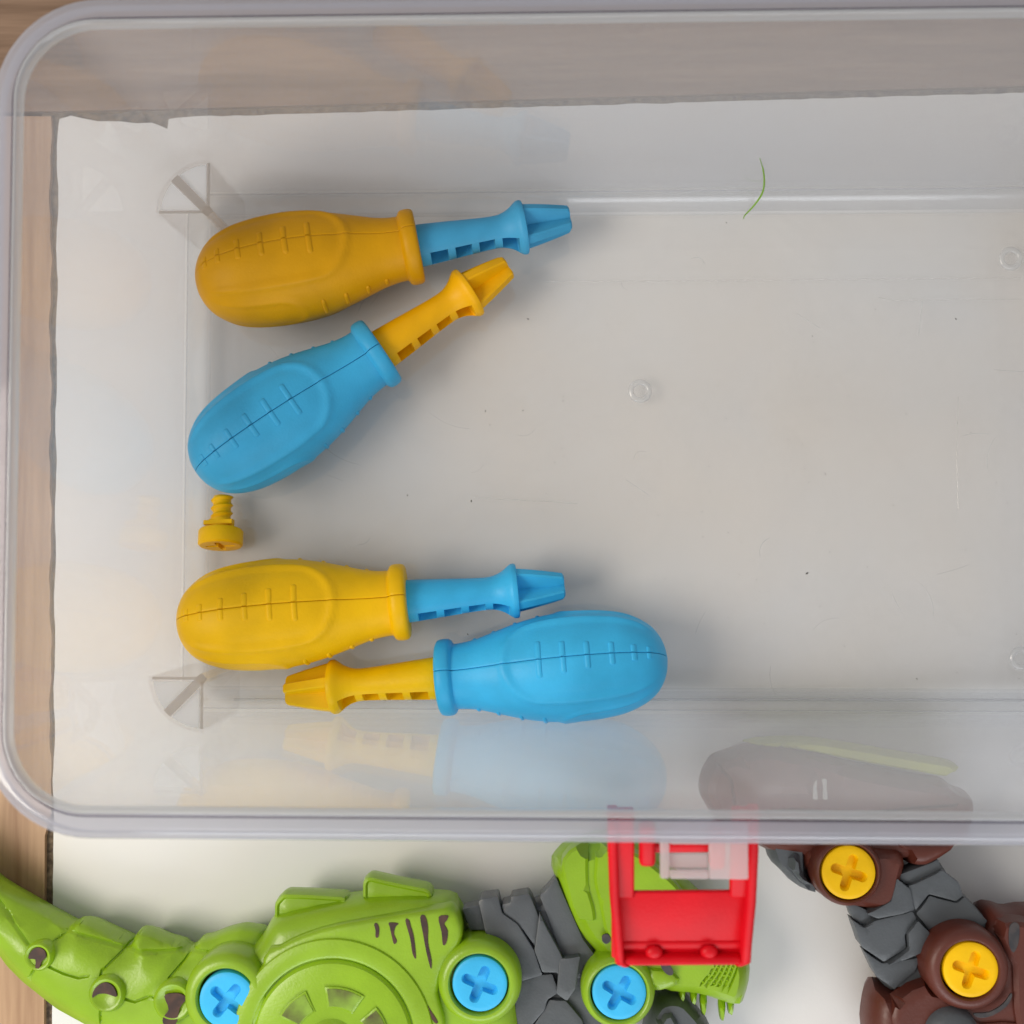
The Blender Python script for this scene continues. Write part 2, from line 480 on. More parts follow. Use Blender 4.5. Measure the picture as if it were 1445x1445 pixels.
# ------------------------------------------------------------------ tabletop
BZ = -0.004
table = tag(empty('tabletop', at(73, 150, BZ)), 'white laminate tabletop with wooden edge boards under the box', 'tabletop', kind='structure')
def abs_child(o, root):
    o.parent = root
    o.matrix_parent_inverse = Matrix.Translation(-Vector(root.location))
    return o
rnd = random.Random(3)
left_e = []
for i in range(90):
    y = 1460 - i*(1460-178)/89
    left_e.append((73.5 + (1445-y)*0.0065 + rnd.uniform(-0.5, 0.5) + (1.2*math.sin(y*0.05) if y < 1160 else 0), y))
top_e = [(84, 168), (100, 163), (112, 166), (138, 171), (168, 171), (192, 174), (214, 173), (228, 178), (236, 182), (238, 168), (250, 166)]
for i in range(70):
    x = 262 + i*(1460-262)/69
    top_e.append((x, 165 - (x-262)*0.0288 + rnd.uniform(-0.9, 0.9)))
top_e += [(2150, 116)]
out_px = [(72, 2350)] + left_e + top_e + [(2150, 2350)]
W = [at(p[0], p[1], BZ) for p in out_px]
v = [Vector((w.x, w.y, BZ)) for w in W] + [Vector((w.x, w.y, BZ-0.006)) for w in W]
n = len(W)
f = [tuple(range(n)), tuple(range(n, 2*n))] + [(i, (i+1) % n, n+(i+1) % n, n+i) for i in range(n)]
abs_child(mk('panel', v, f, M['board'], None, 0), table)
def flat_slab(name, pxs, ztop, th, m):
    W = [at(p[0], p[1], ztop) for p in pxs]; n = len(W)
    v = [Vector((w.x, w.y, ztop)) for w in W] + [Vector((w.x, w.y, ztop-th)) for w in W]
    f = [tuple(range(n)), tuple(range(n, 2*n))] + [(i, (i+1) % n, n+(i+1) % n, n+i) for i in range(n)]
    return abs_child(mk(name, v, f, m, None, 0), table)
flat_slab('edge_board', [(-420, 2350), (61.5, 2350), (62, 1460), (63, 1180)] + [(71.0 + 1.4*math.sin(i*0.55) + 1.0*math.sin(i*1.7), 1150-i*16) for i in range(61)] + [(72, 164), (-420, 164)], BZ, 0.012, M['wood'])
flat_slab('edge_board', [(-420, 161), (70, 157), (300, 152), (2150, 102), (2150, -420), (-420, -420)], BZ, 0.012, M['wood_rail_shaded'])
flat_slab('gap_filler', [(60, 2350), (80, 2350), (90, 184), (245, 186), (2150, 130), (2150, 95), (60, 150)], BZ-0.0016, 0.004, M['gap'])

# ------------------------------------------------------------------ storage box
def fl(px, py):                      # true floor-plane point
    return at(px, py, 0.0)
BX0, BX1 = fl(268, 640).x, fl(1552, 640).x
BY1, BY0 = fl(760, 277).y, fl(760, 999).y      # top wall base, bottom wall base
HB = 0.097; DRAFT = 0.0092; CR = 0.0082
box = tag(empty('storage_box', ((BX0+BX1)/2, (BY0+BY1)/2, BZ)), 'open clear plastic storage box with red latch, holding toy screwdrivers', 'storage box')
def adopt(o, root=box):
    return abs_child(o, root)
def rring(off, z, seg=14, base=CR):
    r = max(base + off, 0.0008)
    x0, x1, y0, y1 = BX0-off, BX1+off, BY0-off, BY1+off
    pts = []
    for cx, cy, a0 in ((x1-r, y1-r, 0), (x0+r, y1-r, 90), (x0+r, y0+r, 180), (x1-r, y0+r, 270)):
        for k in range(seg+1):
            a = R(a0 + 90*k/seg)
            pts.append(Vector((cx + r*math.cos(a), cy + r*math.sin(a), z)))
    return pts
def wall_off(z): return DRAFT*z/HB
FR = 0.0052
prof_in = [(-FR-0.002, 0.0), (-FR, 0.0)]
for k in range(1, 7):
    a = R(90*k/6)
    prof_in.append((-FR + FR*math.sin(a), FR - FR*math.cos(a)))
for z in (0.012, 0.025, 0.045, 0.07, HB-0.003):
    prof_in.append((wall_off(z), z))
T = 0.0013
prof_out = [(wall_off(z)+T, z) for z in (HB-0.003, 0.07, 0.045, 0.025, 0.012)]
for k in range(6, -1, -1):
    a = R(90*k/6)
    prof_out.append((-FR + (FR+T)*math.sin(a), FR - (FR+T)*math.cos(a)))
prof_out.append((-FR-0.002, -T))
rings = [rring(o, z) for o, z in prof_in + prof_out]
v, f = loft(rings, True, True, True)
bo = adopt(mk('body', v, f, M['clear'], None, 50))
bo.data.materials.append(M['wallp'])
for p in bo.data.polygons:
    if p.center.z > 0.004: p.material_index = 1
# thicker moulded bend where floor and walls meet
secb = [(-FR-0.0012, 0.0002), (-FR-0.0008, 0.0009), (-FR+0.0002, 0.0012), (-FR*0.6, 0.0015), (-FR*0.3, 0.0024), (-0.0003, FR*0.75), (-0.0001, FR)]
rings = [rring(o, z) for o, z in secb]
rings += [rring(o-0.0001, z-0.0002) for o, z in [(-0.0002, FR*0.7), (-FR*0.35, 0.0018), (-FR, 0.0004)]]
v, f = loft(rings, True)
adopt(mk('bottom_bend', v, f, M['bend'], None, 50))
# rolled rim: bead, groove, flange, turned-down lip (closed section swept round the box)
O0 = wall_off(HB-0.003)
def sweep(name, pts, m):
    rings = [rring(O0 + a*MM, HB + b*MM) for a, b in pts]
    v, f = loft(rings, True)
    nr = len(rings[0]); last = (len(rings)-1)*nr
    f += [(last+j, last+(j+1) % nr, (j+1) % nr, j) for j in range(nr)]
    return adopt(mk(name, v, f, m, None, 60))
sweep('rim_bead', [(0.0, -2.98), (-0.1, -1.5), (0.0, -0.8), (0.3, -0.25), (0.7, 0.0), (1.1, -0.2), (1.4, -0.8), (1.5, -1.6), (1.5, -2.98)], M['bead'])
sweep('rim_groove', [(1.54, -2.9), (1.54, -1.75), (1.9, -2.0), (2.3, -1.9), (2.3, -2.9)], M['groove'])
sweep('rim', [(2.34, -1.8), (3.0, -1.75), (4.4, -1.7), (5.4, -1.75), (6.3, -2.1), (7.1, -2.9), (7.6, -4.1), (7.9, -6.0), (8.0, -8.5),
              (7.0, -8.5), (6.9, -6.2), (6.55, -4.7), (6.0, -3.8), (5.2, -3.2), (4.2, -3.0), (2.34, -3.0)], M['rim'])
# corner stacking pillars
def pillar(cx, cy, sx, sy):
    r = 0.0153; hh = 0.037; t = 0.0008
    root = None
    parts = []
    arc = []
    for k in range(13):
        a = R(90*k/12)
        arc.append((r*math.cos(a), r*math.sin(a)))
    def P(u, w, z): return Vector((cx + sx*u, cy + sy*w, z))
    # curved outer skin
    ro = [[P(u*s, w*s, z) for u, w in arc] for s, z in ((1, 0.0004), (1, hh), (1-t/r, hh), (1-t/r, 0.0004))]
    v, f = loft(ro, False)
    skin = adopt(mk('corner_pillar', v, f, M['pillar'], None, 40))
    def sub(name, poly, z0, z1, m):
        W = [P(u, w, 0) for u, w in poly]; n = len(W)
        v = [Vector((p.x, p.y, z0)) for p in W] + [Vector((p.x, p.y, z1)) for p in W]
        f = [tuple(range(n)), tuple(range(n, 2*n))] + [(i, (i+1) % n, n+(i+1) % n, n+i) for i in range(n)]
        o = mk(name, v, f, m, None, 0)
        if name != 'membrane':
            o.data.materials.append(M['pillar'])
            for p in o.data.polygons:
                if p.normal.z < 0.9: p.material_index = 1
        o.parent = skin
        return o
    e = r - t*1.2
    sub('rib', [(0.0015, 0), (e, 0), (e, t), (0.0015, t)], 0.0004, hh, M['pillar_rib'])
    sub('rib', [(0, 0.0015), (0, e), (t, e), (t, 0.0015)], 0.0004, hh, M['pillar_rib'])
    q = e*0.7071; d = 0.0009
    sub('rib', [(0.0016+d, 0.0016-d), (q+d, q-d), (q-d, q+d), (0.0016-d, 0.0016+d)], 0.0004, hh, M['pillar_rib'])
    sub('post', [(-0.001, 0.0005), (0.0005, -0.001), (0.0018, -0.0002), (0.0022, 0.0012), (0.0012, 0.0022), (-0.0002, 0.0018)], 0.0004, hh, M['pillar_rib'])
    for a0, a1 in ((6, 39), (51, 84)):
        poly = [(0.0036*math.cos(R((a0+a1)/2)), 0.0036*math.sin(R((a0+a1)/2)))]
        for k in range(7):
            a = R(a0 + (a1-a0)*k/6)
            poly.append((e*math.cos(a), e*math.sin(a)))
        sub('membrane', poly, hh-0.0016, hh-0.0010, M['membrane'])
ptl = fl(346, 352); pbl = fl(339, 936)
pillar(ptl.x, ptl.y, -1, 1)
pillar(pbl.x, pbl.y, -1, -1)
pillar(BX0+BX1-ptl.x, ptl.y, 1, 1)
pillar(BX0+BX1-pbl.x, pbl.y, 1, -1)
# moulded ring marks on the floor
for px, py in ((903, 552), (1426, 365), (1441, 929)):
    c = fl(px, py)
    v, f = lathe_xy([(1.9, 0.05), (2.1, 0.5), (2.5, 0.75), (3.1, 0.7), (3.5, 0.4), (3.7, 0.05)], c, 40)
    adopt(mk('ring_mark', v, f, M['bead'], None, 60))

for pts, r in (([(770, 398), (1000, 396), (1440, 392)], 0.00022), ([(670, 702), (720, 705), (770, 707), (815, 711)], 0.00018), ([(1352, 560), (1350, 640), (1352, 720)], 0.00016), ([(1240, 420), (1260, 424), (1440, 422)], 0.00014), ([(330, 987), (700, 987), (1200, 987.5), (1500, 988)], 0.00042)):  # last, thickest strip is a hazy white painted highlight; the others are moulding
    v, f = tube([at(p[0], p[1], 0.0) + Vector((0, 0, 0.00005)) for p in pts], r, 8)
    adopt(mk('mould_and_highlight_line', v, f, M['bead'] if r > 0.0004 else M['clear'], None, 60))
# ------------------------------------------------------------------ red latch and its catch
def build_latch():
    z0, z1 = 0.0810, 0.0700
    a = at(963.5, 1128, z0); b = at(966.5, 1353, z1)
    vx = Vector((1, -0.006, 0)).normalized()
    vy = (b-a); L = vy.length; vy.normalize()
    vz = vx.cross(vy); 
    if vz.z < 0: vz = -vz
    mtx = Matrix((( vx.x, vy.x, vz.x, a.x), (vx.y, vy.y, vz.y, a.y), (vx.z, vy.z, vz.z, a.z), (0, 0, 0, 1)))
    w = (at(1070, 1190, z0) - at(857, 1190, z0)).length/2     # half width
    latch = rbox('latch', (-w*0.955, L*0.565, -0.0008), (w*0.955, L*0.985, 0.0006), M['red'], None, 0.0004)
    latch.parent = box
    latch.matrix_parent_inverse = Matrix.Translation(-Vector(box.location))
    latch.matrix_basis = mtx
    ow = w*0.155
    def part(name, lo, hi, bev=0.0007):
        return rbox(name, lo, hi, M['red'], latch, bev, 3)
    for s in (-1, 1):
        def X(a, b): return (min(s*a, s*b), max(s*a, s*b))
        x0, x1 = X(w*0.645, w-0.0008)
        part('arm', (x0, L*0.05, -0.0012), (x1, L*0.60, 0.0012))
        # raised side flange, narrowing toward the lip
        pts = []
        for y, xo, zt in ((L*0.05, w, 0.0018), (L*0.3, w, 0.0026), (L*0.6, w-0.0004, 0.0034), (L*0.85, w-0.0012, 0.0040), (L*0.965, w-0.0014, 0.0042), (L*0.992, w-0.0028, 0.0036)):
            pts.append([Vector((s*xo, y, -0.0016)), Vector((s*xo, y, zt-0.0006)), Vector((s*(xo-0.0006), y, zt)), Vector((s*(xo-0.0016), y, zt)), Vector((s*(xo-0.0022), y, zt-0.0006)), Vector((s*(xo-0.0022), y, -0.0016))])
        v, f = loft(pts, True, True, True)
        mk('side_flange', v, f, M['red'], latch, 50)
        x0, x1 = X(w*0.36, w*0.58)
        part('hinge_lug', (x0, L*0.14, -0.002), (x1, L*(0.40 if s < 0 else 0.42), 0.0016), 0.0012)
    part('hinge_bar', (-w*0.57, L*0.285, -0.0035), (w*0.57, L*0.35, -0.0012), 0.0008)
    part('lip', (-w+0.0030, L*0.945, -0.0014), (w-0.0030, L*0.998, 0.0034), 0.0012)
    part('lip_step', (-w+0.003, L*0.875, -0.0004), (w-0.003, L*0.93, 0.0011), 0.0006)
    for px in (925, 1006):
        x = (px-966)*0.0001625
        c = Vector((x, L*0.93, 0.0016))
        rr = []
        for k in range(7):
            ph = R(90*k/6)
            rr.append([c + Vector((0.0021*math.cos(ph)*math.cos(2*math.pi*j/16), 0.0019*math.cos(ph)*math.sin(2*math.pi*j/16), 0.0014*math.sin(ph))) for j in range(16)])
        v, f = loft(rr[:-1], True, False, True)
        mk('bump', v, f, M['red'], latch, 60)
    # frosted catch tab on the box rim: frame round a slot, with a recessed floor
    tx0, tx1 = at(926, 1200, z0).x, at(1046, 1200, z0).x
    ty0, ty1 = at(980, 1240, 0.0895).y, at(980, 1160, 0.0895).y
    zt = 0.0900
    sx0, sx1 = at(945, 1200, zt).x, at(1001, 1200, zt).x
    sy0, sy1 = at(980, 1229, zt).y, at(980, 1192, zt).y
    def tpart(name, lo, hi, parent=None, bev=0.0005):
        o = rbox(name, lo, hi, M['tab'], None, bev, 2)
        if parent is None: adopt(o)
        else: o.parent = parent
        return o
    t = tpart('catch_tab', (tx0, ty0, zt-0.0016), (sx0, ty1, zt))
    tp = t
    def tsub(lo, hi):
        o = rbox('tab_bar', lo, hi, M['tab'], None, 0.0004, 2)
        o.parent = tp; o.matrix_parent_inverse = Matrix.Identity(4)
        return o
    tsub((sx1, ty0, zt-0.0016), (tx1, ty1, zt))
    tsub((sx0+0.0001, ty0, zt-0.0016), (sx1-0.0001, sy0, zt))
    tsub((sx0+0.0001, sy1, zt-0.0016), (sx1-0.0001, ty1, zt))
    tsub((sx0+0.0001, sy0+0.0001, zt-0.0024), (sx1-0.0001, sy0+(sy1-sy0)*0.60, zt-0.0014))
build_latch()

# ------------------------------------------------------------------ toy screwdrivers
def interp(tab, t):
    if t <= tab[0][0]: return tab[0][1]
    for (a, ra), (b, rb) in zip(tab[:-1], tab[1:]):
        if t <= b:
            u = (t-a)/(b-a)
            return ra + (rb-ra)*u
    return tab[-1][1]
def smoothtab(tab, k=6):
    P = smooth_poly([Vector((a, b)) for a, b in tab], k, False)
    return [(p.x, p.y) for p in P]
HANDLE = smoothtab([(0.0, 0.2), (0.5, 3.6), (1.6, 6.6), (3.4, 9.4), (6, 11.7), (9.5, 13.6), (14, 15.1), (20, 16.0), (26, 16.3), (32, 16.1), (38, 15.3), (44, 13.9), (50, 12.1), (55, 10.6), (59, 9.9), (61.6, 9.75)], 5)
HANDLE = [(a, b*0.962) for a, b in HANDLE]
COLLAR = [(62.0, 9.9), (62.3, 10.5), (63.0, 10.95), (64.2, 11.1), (65.4, 11.0), (66.2, 10.7), (66.6, 10.1), (66.7, 8.6), (66.72, 6.0)]
PROF = HANDLE + COLLAR
def relief(t, th):
    """Raised panel outlines on a handle; th in degrees from the seam (0..180)."""
    a = min(th, 180-th); b = 90-a
    h = 0.0
    fade = max(0.0, min(1.0, (t-3)/5.0))
    q = math.hypot(max(t-37, 0)/9.5, a/46.0) - 1
    dmm = q*(11 if t < 40 else 9.5)
    h += 0.62*math.exp(-(dmm/1.15)**2)*fade
    if dmm > 0: h += 0.18*fade*math.exp(-dmm/6)*max(0, 1-abs(t-30)/34)
    else: h -= 0.16*fade*min(1, -dmm/2)
    q2 = math.hypot(max(t-23, 0)/8.0, b/24.0) - 1
    d2 = q2*7.0
    if t < 40: h += 0.42*math.exp(-(d2/0.9)**2)*max(0, min(1, (t-5)/5))
    return h
def rad(t, th):
    r = interp(PROF, t)
    return r + (relief(t, th) if t < 61 else 0)
TS = []
t = 0.0
for tt, rr_ in HANDLE: TS.append(tt)
extra = [x*0.9 for x in range(6, 68)]
TS = sorted(set([round(x, 3) for x in TS if x < 5] + [round(x, 3) for x in extra if 5 <= x < 61.5] + [61.6] + [c[0] for c in COLLAR]))
TH = [180*i/72 for i in range(73)]
def handle_half_mesh(side, gap=0.10):
    v = []; rows = []
    for t in TS:
        row = []
        def put(r, th):
            a = R(th)
            row.append(len(v)); v.append(Vector((t, side*(r*math.sin(a)+gap), r*math.cos(a)))*MM)
        r0 = rad(t, 0)
        put(max(r0-1.2, 0.05), 0)
        put(max(r0-0.10, 0.08), 0)
        for i, th in enumerate(TH):
            if i == 0: put(r0, 0.35*16/max(r0, 3) if r0 > 0.5 else 0)
            elif i == 72: put(rad(t, 180), 180-0.35*16/max(r0, 3) if r0 > 0.5 else 180)
            else: put(rad(t, th), th)
        r1 = rad(t, 180)
        put(max(r1-0.10, 0.08), 180); put(max(r1-1.2, 0.05), 180)
        rows.append(row)
    f = []
    for A, B in zip(rows[:-1], rows[1:]):
        for j in range(len(A)-1):
            f.append((A[j], A[j+1], B[j+1], B[j]))
    return v, f
def rib_mesh(side, t0, th0, th1, w=0.62, hgt=0.42, round0=False):
    """Small raised bar lying round the handle from th0 to th1 (degrees) at t0 (mm)."""
    n = 10; rings = []
    for i in range(n+1):
        u = i/n; th = th0 + (th1-th0)*u
        e = 1.0
        L = (th1-th0)
        endd = (th1-th)/max(L, 1e-6)
        if endd < 0.15: e = math.sqrt(max(0.02, 1-(1-endd/0.15)**2))
        if round0:
            sd = (th-th0)/max(L, 1e-6)
            if sd < 0.15: e = min(e, math.sqrt(max(0.02, 1-(1-sd/0.15)**2)))
        ring = []
        for k in range(7):
            ph = R(180*k/6)
            tt = t0 - w*math.cos(ph)*(0.4+0.6*e)
            r = rad(tt, th) + hgt*math.sin(ph)*e - 0.08
            a = R(th)
            ring.append(Vector((tt, side*(r*math.sin(a)+0.10), r*math.cos(a)))*MM)
        rings.append(ring)
    return loft(rings, False)
SH = smoothtab([(64, 6.3), (68, 6.15), (76, 5.6), (84, 5.0), (89, 4.75), (92, 5.0), (94.5, 6.0), (96.3, 7.3), (97.2, 7.9)], 4) + [(98.0, 8.0), (98.6, 7.8), (98.8, 7.3)]
WIN = [(69.5, 74.8), (77.0, 82.0), (84.2, 89.0), (91.2, 96.0)]
def shank_mesh():
    ts = sorted(set([64, 66, 68] + [x for w in WIN for x in (w[0]-0.25, w[0], w[0]+0.35, (w[0]+w[1])/2, w[1]-0.35, w[1], w[1]+0.25)] + [round(64+i*0.9, 2) for i in range(38)] + [97.2, 98.0, 98.6, 98.8]))
    ths = []
    for c in (90, 270):
        ths += [c-34, c-27, c-24, c-12, c, c+12, c+24, c+27, c+34]
    ths += [0, 12, 24, 36, 48, 132, 144, 156, 168, 180, 192, 204, 216, 228, 312, 324, 336, 348]
    ths = sorted(set(ths)); rings = []
    for t in ts:
        ring = []
        for th in ths:
            r = interp(SH, t)
            inw = False
            for a, b in WIN:
                if a <= t <= b and min(abs(th-90), abs(th-270)) <= 27: inw = True
            edge = False
            if inw:
                for a, b in WIN:
                    if a <= t <= b and (t < a+0.2 or t > b-0.2): edge = True
                if min(abs(th-90), abs(th-270)) > 26: edge = True
            rr = r
            x = rr*math.sin(R(th)); z = rr*math.cos(R(th))
            if inw and not edge:
                x = math.copysign(1.1, x) if abs(x) > 1.1 else x
                z *= 0.96
            ring.append(Vector((t, x, z))*MM)
        rings.append(ring)
    return loft(rings, True, True, True)
def tip_mesh():
    """Cross-shaped driver bit: four tapered fins with a hollow between each pair."""
    rings = []
    for t, w, th in ((98.6, 7.2, 1.6), (102, 6.6, 1.5), (106, 5.7, 1.45), (110, 4.7, 1.4), (111.9, 4.2, 1.3), (112.4, 3.6, 1.1)):
        ring = []
        for q in range(4):
            a = R(90*q)
            ca, sa = math.cos(a), math.sin(a)
            for u, s in ((th*1.15, -th*1.15), (w-0.5, -th), (w, -th+0.4), (w, th-0.4), (w-0.5, th)):
                if u == th*1.15 and s < 0:
                    pass
                ring.append(Vector((t, u*ca - s*sa, u*sa + s*ca))*MM)
        rings.append(ring)
    return loft(rings, True, True, True)
half_me = {}
rib_specs = [(36.2, 20.5), (29.4, 17), (22.6, 14.5), (15.8, 12.5), (9.6, 10), (5.2, 9)]
side_specs = [(36.5, 15), (43.2, 13), (49.8, 10), (55.5, 8)]
handle_src = None
def screwdriver(butt, tip, hmat, smat, roll, sroll, troll, label):
    zb, zt_ = 0.0170, 0.0108
    A = at(butt[0], butt[1], zb); B = at(tip[0], tip[1], zt_)
    d = B-A; sc = d.length/0.1124
    x = d.normalized(); y = Vector((0, 0, 1)).cross(x).normalized(); z = x.cross(y)
    m = Matrix(((x.x, y.x, z.x, 0), (x.y, y.y, z.y, 0), (x.z, y.z, z.z, 0), (0, 0, 0, 1)))
    root = empty('toy_screwdriver')
    root.matrix_world = Matrix.Translation(A) @ m @ Matrix.Rotation(R(roll), 4, 'X') @ Matrix.Scale(sc, 4)
    tag(root, label, 'toy screwdriver', 'toy screwdrivers in the box')
    def inst(key, name, builder, mm, parent, smooth=40):
        k = (key, mm.name)
        if k not in half_me:
            v, f = builder()
            o = mk(name, v, f, mm, parent, smooth); half_me[k] = o
            return o
        src = half_me[k]
        o = src.copy(); link(o, parent)
        return o
    for side in (-1, 1):
        h = inst(('half', side), 'handle_half', lambda: handle_half_mesh(side, 0.03 if hmat is M['orange_yellow_shaded'] else 0.09), hmat, root, 50)
        h.matrix_basis = Matrix.Identity(4)
        for i, (t0, a1) in enumerate(rib_specs):
            inst(('rib', side, i), 'grip_rib', lambda: rib_mesh(side, t0, 0.5, a1, 0.85, 0.42), hmat, h, 60)
        for i, (t0, a1) in enumerate(side_specs):
            inst(('srib', side, i), 'grip_rib', lambda: rib_mesh(side, t0, 90-a1, 90+a1, 0.62, 0.55, True), hmat, h, 60)
    s = inst('shank', 'shank', shank_mesh, smat, root, 30)
    s.rotation_euler = (R(sroll), 0, 0)
    tp = inst('tip', 'driver_tip', tip_mesh, smat, root, 30)
    tp.rotation_euler = (R(troll), 0, 0)
    return root
screwdriver((278, 403), (804, 309), M['orange_yellow_shaded'], M['blue_shaded'], -17, -5, 68,
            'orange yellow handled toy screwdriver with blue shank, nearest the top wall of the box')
screwdriver((278, 668), (716, 376), M['blue_half_shaded'], M['amber_half_shaded'], 2, -20, 62,
            'blue handled toy screwdriver with yellow shank lying diagonally, its butt over the small loose screw')
screwdriver((251, 880), (796, 827), M['yellow'], M['blue'], -13, -13, 50,
            'yellow handled toy screwdriver with blue shank, just below the small loose screw')
screwdriver((942, 929), (404, 975), M['blue'], M['lemon'], 17, 15, 3,
            'blue handled toy screwdriver with yellow shank pointing left, against the near wall of the box')

# ------------------------------------------------------------------ loose screw
def loose_screw():
    a = at(311, 771, 0.0074)      # centre of the head face
    e = at(314, 699, 0.0036)      # shaft tip
    d = e-a
    x = d.normalized(); y = Vector((0, 0, 1)).cross(x).normalized(); z = x.cross(y)
    m = Matrix(((x.x, y.x, z.x, 0), (x.y, y.y, z.y, 0), (x.z, y.z, z.z, 0), (0, 0, 0, 1)))
    root = empty('toy_screw'); root.matrix_world = Matrix.Translation(a) @ m
    tag(root, 'small loose yellow plastic screw lying between the diagonal blue handle and a yellow handle', 'screw')
    L = d.length/MM
    n = 40
    def rc(a):
        q = (a + math.pi/4) % (math.pi/2) - math.pi/4
        return min(4.4, 0.95/max(abs(math.sin(q)), 0.001)) if abs(math.sin(q))*4.4 > 0.95 else 4.4
    rows = []
    for key in ('c', 'cf', 'cw', 'r0', 'r1', 'r2', 'r3', 'r4', 'b'):
        ring = []
        for j in range(n):
            an = 2*math.pi*j/n
            xx, r = {'c': (1.9, 0.05), 'cf': (1.8, rc(an)*0.85), 'cw': (0.1, rc(an)), 'r0': (0.0, max(5.2, rc(an)+0.3)), 'r1': (0.05, 6.2), 'r2': (0.6, 6.7), 'r3': (4.6, 6.7), 'r4': (5.2, 6.2), 'b': (5.25, 3.0)}[key]
            ring.append(Vector((xx, r*math.cos(an), r*math.sin(an)))*MM)
        rows.append(ring)
    v, f = loft(rows, True, True, True)
    mk('head', v, f, M['screw'], root, 40)
    v = []; rows = []
    for i in range(61):
        t = 5.0 + (L-5.0)*i/60
        ring = []
        for j in range(24):
            an = 2*math.pi*j/24
            base = 3.9 if t < 8.2 else 2.7
            ph = (t/2.6 - j/24) % 1.0
            r = base if t < 8.2 else base + 0.7*max(0, 1-abs(ph-0.5)*3.2)
            if i >= 58: r *= (0.9, 0.7, 0.3)[i-58]
            ring.append(Vector((t, r*math.cos(an), r*math.sin(an)))*MM)
        rows.append(ring)
    v, f = loft(rows, True, True, True)
    mk('threaded_shaft', v, f, M['screw'], root, 30)
    v, f = boxm((6.1*MM, -4.3*MM, 2.4*MM), (7.4*MM, 4.3*MM, 4.05*MM))
    mk('key', v, f, M['screw'], root, 0)
loose_screw()

# ------------------------------------------------------------------ shared: screw head seen from above
def screw_head(px, py, rpx, ztop, m, root, rot):
    c = at(px, py, ztop*MM)
    s = (at(px+rpx, py, ztop*MM)-c).length/MM
    n = 160; rows = []
    def rc(a):
        q = abs((a - R(rot) + math.pi/4) % (math.pi/2) - math.pi/4)
        W = 0.175*s; c = 0.68*s - W
        sn, cs = math.sin(q), math.cos(q)
        if c*sn < W:
            r = c*cs + math.sqrt(W*W - (c*sn)**2)
            if r*cs >= c: return r
        return W/max(sn, 1e-4)
    for fn, z in ((lambda a: 0.02, -2.1), (lambda a: rc(a)*0.88, -2.1), (lambda a: rc(a)*0.97, -0.4), (lambda a: rc(a)+0.2, 0.0),
                  (lambda a: s*0.8, 0.05), (lambda a: s-0.7, 0.0), (lambda a: s-0.2, -0.25), (lambda a: s, -0.8), (lambda a: s, -5.0)):
        rows.append([Vector((c.x + fn(2*math.pi*j/n)*MM*math.cos(2*math.pi*j/n), c.y + fn(2*math.pi*j/n)*MM*math.sin(2*math.pi*j/n), (ztop+z)*MM)) for j in range(n)])
    v, f = loft(rows, True, True, False)
    return mk('screw', v, f, m, root, 40)
def collar(name, px, py, r0px, r1px, ztop, zbot, m, root):
    c = at(px, py, ztop*MM)
    k = (at(px+100, py, ztop*MM)-c).length/MM/100
    r0, r1 = r0px*k, r1px*k
    w = r1-r0
    v, f = lathe_xy([(r0, ztop-5.5), (r0, ztop-0.8), (r0+0.4, ztop-0.15), (r0+w*0.3, ztop), (r0+w*0.62, ztop-0.5), (r0+w*0.88, ztop-1.7), (r1, ztop-3.4), (r1, (ztop+zbot)/2), (r1*0.82, zbot)], c, 64)
    return mk(name, v, f, m, root, 45)
def mark(name, pts, z, m, root, sub=3):
    return puff(name, pts, [(z-0.35, 0), (z+0.10, 0.0), (z+0.14, 0.12)], m, root, zmap=z, sub=sub, smooth=0)
def bead(name, pts, z, r, m, root):
    P = smooth_poly([Vector((p[0], p[1])) for p in pts], 4, False)
    W = [at(p.x, p.y, z*MM) for p in P]
    v, f = tube(W, lambda u: r*MM*(0.35+0.65*math.sin(math.pi*min(max(u, 0.04), 0.96))), 8)
    return mk(name, v, f, m, root, 60)

GZ = -3.6    # resting level on the table (mm)
